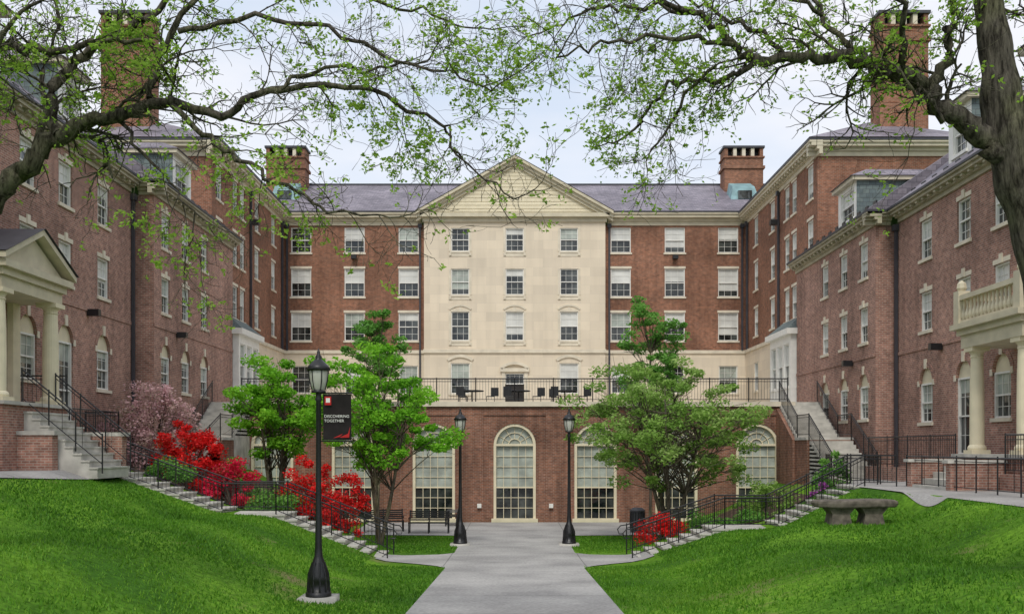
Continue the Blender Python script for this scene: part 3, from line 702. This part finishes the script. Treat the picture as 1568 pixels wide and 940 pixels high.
def crown(name,parent,C,Rr,n,size,mat,flat=.7):
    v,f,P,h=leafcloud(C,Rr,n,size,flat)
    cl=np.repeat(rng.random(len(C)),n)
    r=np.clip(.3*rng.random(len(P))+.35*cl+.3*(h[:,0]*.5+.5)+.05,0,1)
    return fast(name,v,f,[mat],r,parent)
def bez(a,b,c,n=6):
    return [a*(1-t)**2+b*2*t*(1-t)+c*t*t for t in np.linspace(0,1,n)]
def small_tree(name,x,y,zc,rx,rz,nc,nl,leaf,mat,r0=.09,stems=3,cr=.55,shape=.5,barkm='bark2'):
    z0=float(tz(x,y)); root=empty(name,(0,0,0)); T=MB(); C=[]
    base=np.array([x,y,z0-.1])
    lob=[(rng.normal(size=3),.75+.5*rng.random()) for _ in range(7)]
    while len(C)<nc:
        d=rng.normal(size=3); d/=np.linalg.norm(d); rr=rng.random()**.4
        k=1.0
        for l,s in lob:
            l=l/np.linalg.norm(l); c=max(0,float(np.dot(d,l))); k+= (s-1)*c**3
        p=np.array([d[0]*rx*rr,d[1]*rx*.9*rr,d[2]*rz*rr])*k
        zz=p[2]/rz
        if shape>0 and math.hypot(p[0],p[1])>rx*(1-shape*max(0,zz))*(1.15 if zz>-.6 else .75): continue
        C.append(p*(.85+.3*rng.random())+np.array([x,y,zc]))
    C=np.array(C)
    sts=[]
    for i in range(stems):
        a=2*math.pi*i/stems+rng.random(); tip=np.array([x+math.cos(a)*rx*.35,y+math.sin(a)*rx*.3,zc-rz*.1+rng.random()*rz*.3])
        if stems==1: tip=np.array([x,y,zc+rz*.5])
        mid=(base+tip)/2+np.array([math.cos(a)*.15,math.sin(a)*.15,.1]); pts=bez(base,mid,tip,8); sts.append(pts)
        T.tube(pts,list(np.linspace(r0,r0*.3,8)),barkm,7)
    for c in C:
        st=sts[rng.integers(len(sts))]; k=rng.integers(3,8) if stems>1 else int(np.clip(2+5*((c[2]-z0)/(zc+rz-z0)),2,7))
        s=st[k]
        if s[2]>c[2]+.3: s=st[3]
        mid=(s+c)/2+np.array([0,0,.15+.2*rng.random()])+rng.normal(size=3)*.1
        T.tube(bez(s,mid,c,5),[r0*.3,r0*.24,r0*.17,r0*.12,r0*.06],barkm,5)
        for q in range(3):
            e=c+rng.normal(size=3)*cr*.6; T.tube([(mid+c)/2,e],[r0*.12,r0*.05],barkm,4)
    T.build('trunk_and_limbs',root,True)
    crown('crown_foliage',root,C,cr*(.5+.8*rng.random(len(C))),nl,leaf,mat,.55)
small_tree('ornamental_tree',-9.2,38.4,1.5,2.05,1.85,70,200,.095,'leafA',.09,4,.5)
small_tree('ornamental_tree',-4.9,36.2,1.2,2.45,2.35,88,190,.095,'leafA',.09,3,.5,.3)
small_tree('ornamental_tree',5.8,37.2,.85,3.5,2.35,150,165,.085,'leafB',.1,5,.47,.5)
small_tree('young_shade_tree',-6.4,46.4,4.2,1.4,2.7,60,120,.105,'leafC',.08,1,.4,.5)
small_tree('young_shade_tree',6.3,46.4,4.2,1.7,3.0,74,115,.105,'leafC',.08,1,.42,.6)
def shrub(name,x,y,rx,rz,n,nl,leaf,mat,cr=.28,ry=None):
    z0=float(tz(x,y)); ry=ry or rx*.8; root=empty(name); T=MB(); C=[]
    for i in range(n):
        d=rng.normal(size=3); d/=np.linalg.norm(d); d[2]=abs(d[2]); k=.6+.5*rng.random()
        C.append((x+d[0]*rx*k,y+d[1]*ry*k,z0+.1+d[2]*rz*2*k*.9))
    for c in C[::2]: T.tube([(x,y,z0-.05),((x+c[0])/2,(y+c[1])/2,(z0+c[2])/2+.1),c],[.03,.02,.008],'bark2',4)
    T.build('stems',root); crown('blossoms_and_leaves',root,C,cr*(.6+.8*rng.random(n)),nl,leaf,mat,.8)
shrub('azalea_bush',-11.8,36.0,1.25,1.35,70,130,.07,'leafR')
shrub('azalea_bush',-9.9,35.0,1.05,.85,46,130,.065,'leafM')
shrub('azalea_bush',-7.3,35.4,1.0,1.4,56,130,.07,'leafR')
shrub('azalea_bush',-5.9,34.9,.85,1.1,40,130,.065,'leafR')
shrub('pink_flowering_bush',-13.6,37.6,1.9,1.75,110,110,.08,'leafP',.42)
shrub('green_bush',-12.0,34.2,.9,.3,24,120,.07,'leafC')
shrub('green_bush',-8.4,34.3,.9,.4,24,120,.07,'leafC')
shrub('green_bush',-10.4,37.3,1.0,.9,36,120,.07,'leafC')
shrub('azalea_bush',5.1,34.6,.8,.42,28,120,.06,'leafR')
shrub('green_bush',6.7,35.4,.7,.45,20,120,.07,'leafC')
shrub('green_bush',9.3,36.3,1.15,1.0,44,120,.08,'leafB')
shrub('violet_flowering_bush',11.3,36.6,.5,.65,16,110,.065,'leafV')
shrub('green_bush',12.0,37.6,.6,.9,26,110,.08,'leafC')
shrub('green_bush',8.3,35,.9,.3,22,120,.07,'leafC')
# ---- big foreground trees
def big_tree(name,trunk,limbs,leaf_n,seed,dens=1.0,keepf=.5):
    r=np.random.default_rng(seed); root=empty(name); T=MB(); LP=[]
    def smooth(pts,n=5):
        P=[np.array(p,float) for p in pts]; out=[]
        for i in range(len(P)-1):
            p0=P[max(i-1,0)];p1=P[i];p2=P[i+1];p3=P[min(i+2,len(P)-1)]
            for t in np.linspace(0,1,n,endpoint=False):
                out.append(.5*((2*p1)+(-p0+p2)*t+(2*p0-5*p1+4*p2-p3)*t*t+(-p0+3*p1-3*p2+p3)*t**3))
        out.append(P[-1]); return out
    tp=smooth([q[:3] for q in trunk],6); tr=np.interp(np.linspace(0,len(trunk)-1,len(tp)),range(len(trunk)),[q[3] for q in trunk])
    i0=len(T.v); T.tube(tp,list(tr*(1+.06*np.sin(np.arange(len(tr))*1.3))),'bark',24)
    for i in range(i0,len(T.v)):
        j=(i-i0)%24; q=(i-i0)//24; v=Vector(T.v[i]); c=Vector(tp[q]); k=1+.05*math.sin(j*2.6+q*.4)+.04*math.sin(j*1.3-q*.7); T.v[i]=tuple(c+(v-c)*k)
    def twig(p,d,L,rad,lev):
        n=6 if lev<2 else 4; pts=[p.copy()]; d=d/np.linalg.norm(d); seg=L/n
        for i in range(n):
            d=d+r.normal(size=3)*.24+np.array([0,0,-.06 if lev<2 else .02]); d/=np.linalg.norm(d); pts.append(pts[-1]+d*seg)
        rd=list(np.linspace(rad,max(rad*.35,.003),n+1)); T.tube(pts,rd,'bark',5 if lev<2 else 4)
        if lev<3:
            k=int((7 if lev==1 else 4)*dens*(.7+.6*r.random()))
            for i in range(k):
                t=.15+.85*r.random(); q=t*n; a=int(min(q,n-1)); pp=pts[a]+(pts[a+1]-pts[a])*(q-a)
                dd=(pts[a+1]-pts[a]); dd/=np.linalg.norm(dd); s=r.normal(size=3); s-=dd*np.dot(s,dd); s/=np.linalg.norm(s)
                twig(pp,dd*.65+s*.8,L*(.38+.3*r.random()),rad*.45,lev+1)
        if lev>=2:
            for q in ((n,) if lev==2 else (n-1,n)):
                if r.random()<.85: LP.append(pts[q])
    for limb in limbs:
        P=smooth([q[:3] for q in limb],5); n=len(P)
        P=[p+r.normal(size=3)*.035*(0 if i in (0,) else 1) for i,p in enumerate(P)]
        rd=np.interp(np.linspace(0,len(limb)-1,n),range(len(limb)),[q[3] for q in limb])
        T.tube(P,list(rd),'bark',12 if rd[0]>.08 else 7)
        L=sum(np.linalg.norm(P[i+1]-P[i]) for i in range(n-1))
        k=int(L*3.5*dens)
        for i in range(k):
            t=.12+.88*(i+r.random())/k; q=t*(n-1); a=int(min(q,n-2)); pp=P[a]+(P[a+1]-P[a])*(q-a)
            if rd[a]>.13: continue
            dd=(P[a+1]-P[a]); dd/=np.linalg.norm(dd); s=r.normal(size=3); s[1]*=.8; s-=dd*np.dot(s,dd); s/=np.linalg.norm(s)
            twig(pp,dd*.7+s*.75,.5+.75*r.random(),max(.008,rd[a]*.32),1)
        twig(P[-1],P[-1]-P[-2],.8,rd[-1],1)
    T.build('trunk_and_branches',root,True)
    LP=np.array(LP); f=(np.sin(LP[:,0]*1.9+seed)*np.sin(LP[:,2]*2.3+LP[:,0])*.5+.5); keep=r.random(len(LP))<keepf*(.16+1.45*f**1.7); LP=LP[keep]
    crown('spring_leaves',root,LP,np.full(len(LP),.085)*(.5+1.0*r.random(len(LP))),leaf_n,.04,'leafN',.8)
trR=[(8.2,14,-2.2,.5),(8.05,14,-1.5,.4),(7.9,14,-.3,.35),(7.7,14,1.1,.34),(7.45,14,2.6,.33),(7.15,14,3.7,.33),(6.9,14,4.5,.29),(6.8,14,5.3,.23),(6.72,14.1,6.3,.19),(6.65,14.3,8,.14),(6.5,14.5,9.5,.06)]
lbR=[[(6.9,14,4.1,.2),(6.45,13.95,4.45,.16),(6.07,13.9,4.65,.13),(5.8,13.9,5.0,.115),(5.35,13.8,5.2,.1),(4.7,13.7,5.3,.085),(4.05,13.6,5.36,.072),(3.3,13.6,5.28,.06),(2.95,13.5,5.5,.05),(2.4,13.4,5.85,.04),(1.9,13.4,6.05,.03)],
[(5.8,13.9,5.0,.09),(6.05,14,5.4,.07),(6.12,14.1,5.85,.06),(6.35,14.2,6.6,.05)],
[(7.1,14,4.4,.12),(7.45,14.1,5.4,.09),(7.6,14.3,6.4,.07),(7.9,14.5,7.4,.05)],
[(4.9,13.7,5.28,.05),(4.5,13.9,5.75,.04),(4.2,14.1,6.4,.025)],
[(3.3,13.6,5.28,.045),(2.85,13.7,5.05,.036),(2.3,13.9,5.1,.03),(1.95,14.1,4.9,.024),(1.65,14.2,4.5,.018)],
[(2.95,13.5,5.5,.036),(2.3,13.2,5.4,.03),(1.6,13,5.35,.024),(1.0,12.8,5.15,.018),(.55,12.7,5.0,.012)],
[(3.8,13.6,5.33,.04),(3.3,13.9,5.85,.03),(2.7,14.2,6.3,.022),(2.1,14.4,6.6,.015)],
[(2.4,13.4,5.85,.03),(1.6,13.8,6.1,.024),(1.0,14,6.15,.018),(.5,14.2,5.95,.012)],
[(5.4,13.8,5.2,.055),(5.2,13.3,5.7,.04),(4.9,12.8,6.3,.028)],
[(2.7,13.5,5.15,.026),(2.2,13.8,4.6,.02),(1.9,13.9,4.1,.012)],
[(6.0,13.9,4.62,.05),(5.6,13.5,4.75,.035),(5.3,13.2,4.6,.02)],
[(4.2,13.6,5.9,.03),(3.5,13.4,6.15,.024),(2.9,13.3,6.0,.016)],
]
big_tree('shade_tree',trR,lbR,6,3,1.0,.6)
trL=[(-8.9,14,-1.9,.45),(-8.75,14,-.5,.36),(-8.5,14,1.5,.33),(-8.3,14,2.9,.32),(-8.5,14.2,4.5,.26),(-8.7,14.4,6.5,.2),(-8.6,14.6,9,.08)]
lbL=[[(-8.35,14,2.7,.2),(-7.7,14,3.2,.17),(-7.2,14,3.6,.15),(-6.8,14,4.0,.135),(-6.4,14,4.4,.12),(-5.7,13.9,4.6,.09),(-4.85,13.8,4.8,.07),(-4.1,13.7,4.6,.055),(-3.4,13.6,4.85,.045),(-2.5,13.5,4.9,.036),(-1.6,13.5,4.65,.028),(-.95,13.5,4.35,.02),(-.75,13.4,3.9,.013)],
[(-6.4,14,4.4,.09),(-6.5,14.1,5.1,.08),(-6.0,14.2,5.7,.065),(-5.4,14.3,6.1,.05),(-4.9,14.4,6.6,.035)],
[(-5.1,13.8,4.75,.06),(-4.95,13.9,5.5,.05),(-4.55,14,6.2,.04),(-4.2,14.2,6.8,.03)],
[(-4.85,13.8,4.8,.045),(-4.2,13.4,4.2,.036),(-3.75,13.1,3.85,.03),(-3.1,12.9,3.45,.024),(-2.5,12.8,3.1,.018),(-1.75,12.7,2.95,.012)],
[(-4.7,13.9,5.8,.042),(-3.6,13.8,5.95,.034),(-2.5,13.6,5.7,.028),(-1.7,13.5,5.25,.022),(-.8,13.4,5.05,.016),(-.25,13.3,4.75,.01)],
[(-4.3,14.1,6.5,.036),(-3.2,14.2,6.5,.03),(-2.2,14.2,6.4,.024),(-1.3,14.2,6.2,.018),(-.6,14.2,6.0,.012)],
[(-8.5,14.2,4.6,.12),(-7.6,13.8,5.3,.085),(-7,13.6,5.5,.065),(-6.2,13.4,5.3,.05),(-5.5,13.3,5.4,.035),(-4.8,13.2,5.3,.02)],
[(-7.8,13.9,3.2,.05),(-7.2,13.2,4.2,.045),(-6.8,12.8,4.9,.035),(-6.2,12.6,5.6,.022)],
[(-.95,13.5,4.35,.016),(-.5,13.5,3.75,.013),(.1,13.5,3.35,.009)],
[(-3.4,13.6,4.85,.034),(-2.8,14,5.3,.026),(-2.0,14.4,5.5,.02),(-1.2,14.6,5.7,.013)],
[(-7.0,14,3.8,.06),(-6.9,14.6,4.7,.05),(-7.1,15,5.6,.04),(-7,15.3,6.6,.03)],
[(-5.6,13.9,4.58,.03),(-5.0,13.8,3.9,.02),(-4.5,13.7,3.3,.012),(-4.35,13.7,2.6,.007)],
]
big_tree('shade_tree',trL,lbL,7,5,.95,.6)
# ---- grass blades
n=170000
X=rng.uniform(-14,12,n); Y=9+(33-9)*rng.random(n)
keep=(np.abs(X)>2.02)&(X>-12.2)&(X<10.45)&((Y<29.0)|((Y<YS0-.1)&(np.abs(X)>4.4)))
X,Y=X[keep],Y[keep]
n2=12000; X2=rng.uniform(2.1,6.2,n2)*np.sign(rng.normal(size=n2)); Y2=rng.uniform(33.6,40.4,n2)
X=np.concatenate([X,X2]);Y=np.concatenate([Y,Y2]); Z=tz(X,Y)
h=.03+.045*rng.random(len(X)); w=.006+.0006*Y; a=rng.uniform(0,math.pi,len(X)); l=rng.normal(size=(len(X),2))*.025
v=np.stack([np.stack([X-np.cos(a)*w,Y-np.sin(a)*w,Z-.01],1),np.stack([X+np.cos(a)*w,Y+np.sin(a)*w,Z-.01],1),np.stack([X+l[:,0],Y+l[:,1],Z+h],1)],1).reshape(-1,3)
fast('lawn_grass_blades',v,np.arange(len(X)*3).reshape(-1,3),['grassbl'],np.clip(rng.normal(.45,.15,len(X))+.2*np.sin(X*.5+Y*.35+1.3*np.sin(Y*.23))*np.sin(Y*.4-X*.2+np.sin(X*.6))+.1*np.sin(X*1.9+2*np.sin(Y*.7))*np.sin(Y*1.3+np.sin(X*1.1)),0,1))
# ================================================================ WORLD / LIGHT
w=bpy.data.worlds.new('World'); S.world=w; w.use_nodes=True; nt=w.node_tree
bg=nt.nodes['Background']; out=nt.nodes['World Output']
EL,AZ=math.radians(50),math.radians(188)
sky=N(nt,'ShaderNodeTexSky',sky_type='NISHITA'); sky.sun_disc=False; sky.sun_elevation=EL; sky.sun_rotation=AZ
nt.links.new(sky.outputs[0],bg.inputs[0]); bg.inputs[1].default_value=.12
tc=N(nt,'ShaderNodeTexCoord'); mp=N(nt,'ShaderNodeMapping'); mp.inputs['Scale'].default_value=(1.2,1.2,3.6)
nt.links.new(tc.outputs['Generated'],mp.inputs[0])
nz=N(nt,'ShaderNodeTexNoise'); nz.inputs['Scale'].default_value=2.2; nz.inputs['Detail'].default_value=5; nt.links.new(mp.outputs[0],nz.inputs['Vector'])
cr=N(nt,'ShaderNodeValToRGB'); cr.color_ramp.elements[0].position=.36; cr.color_ramp.elements[1].position=.6
cr.color_ramp.elements[0].color=(.7,.79,.93,1); cr.color_ramp.elements[1].color=(.96,.96,1,1)
nt.links.new(nz.outputs['Fac'],cr.inputs[0])
b2=N(nt,'ShaderNodeBackground'); nt.links.new(cr.outputs[0],b2.inputs[0]); b2.inputs[1].default_value=1.1
mx=N(nt,'ShaderNodeMixShader'); mx.inputs[0].default_value=.85
nt.links.new(bg.outputs[0],mx.inputs[1]); nt.links.new(b2.outputs[0],mx.inputs[2]); nt.links.new(mx.outputs[0],out.inputs[0])
ld=bpy.data.lights.new('sun','SUN'); ld.energy=1.9; ld.angle=math.radians(18); ld.color=(1,.96,.88)
lo=bpy.data.objects.new('sun',ld); COL.objects.link(lo); lo.rotation_euler=(math.radians(40),0,math.radians(-8))
S.view_settings.view_transform='Standard'; S.view_settings.look='None'; S.view_settings.exposure=0
# ================================================================ CAMERA
cd=bpy.data.cameras.new('camera'); co=bpy.data.objects.new('camera',cd); COL.objects.link(co)
co.location=(0,0,0); co.rotation_euler=(math.pi/2,0,0); cd.lens=35; cd.sensor_width=36; cd.shift_y=.137; cd.shift_x=-.0026; cd.clip_end=4000; cd.clip_start=.1
S.camera=co
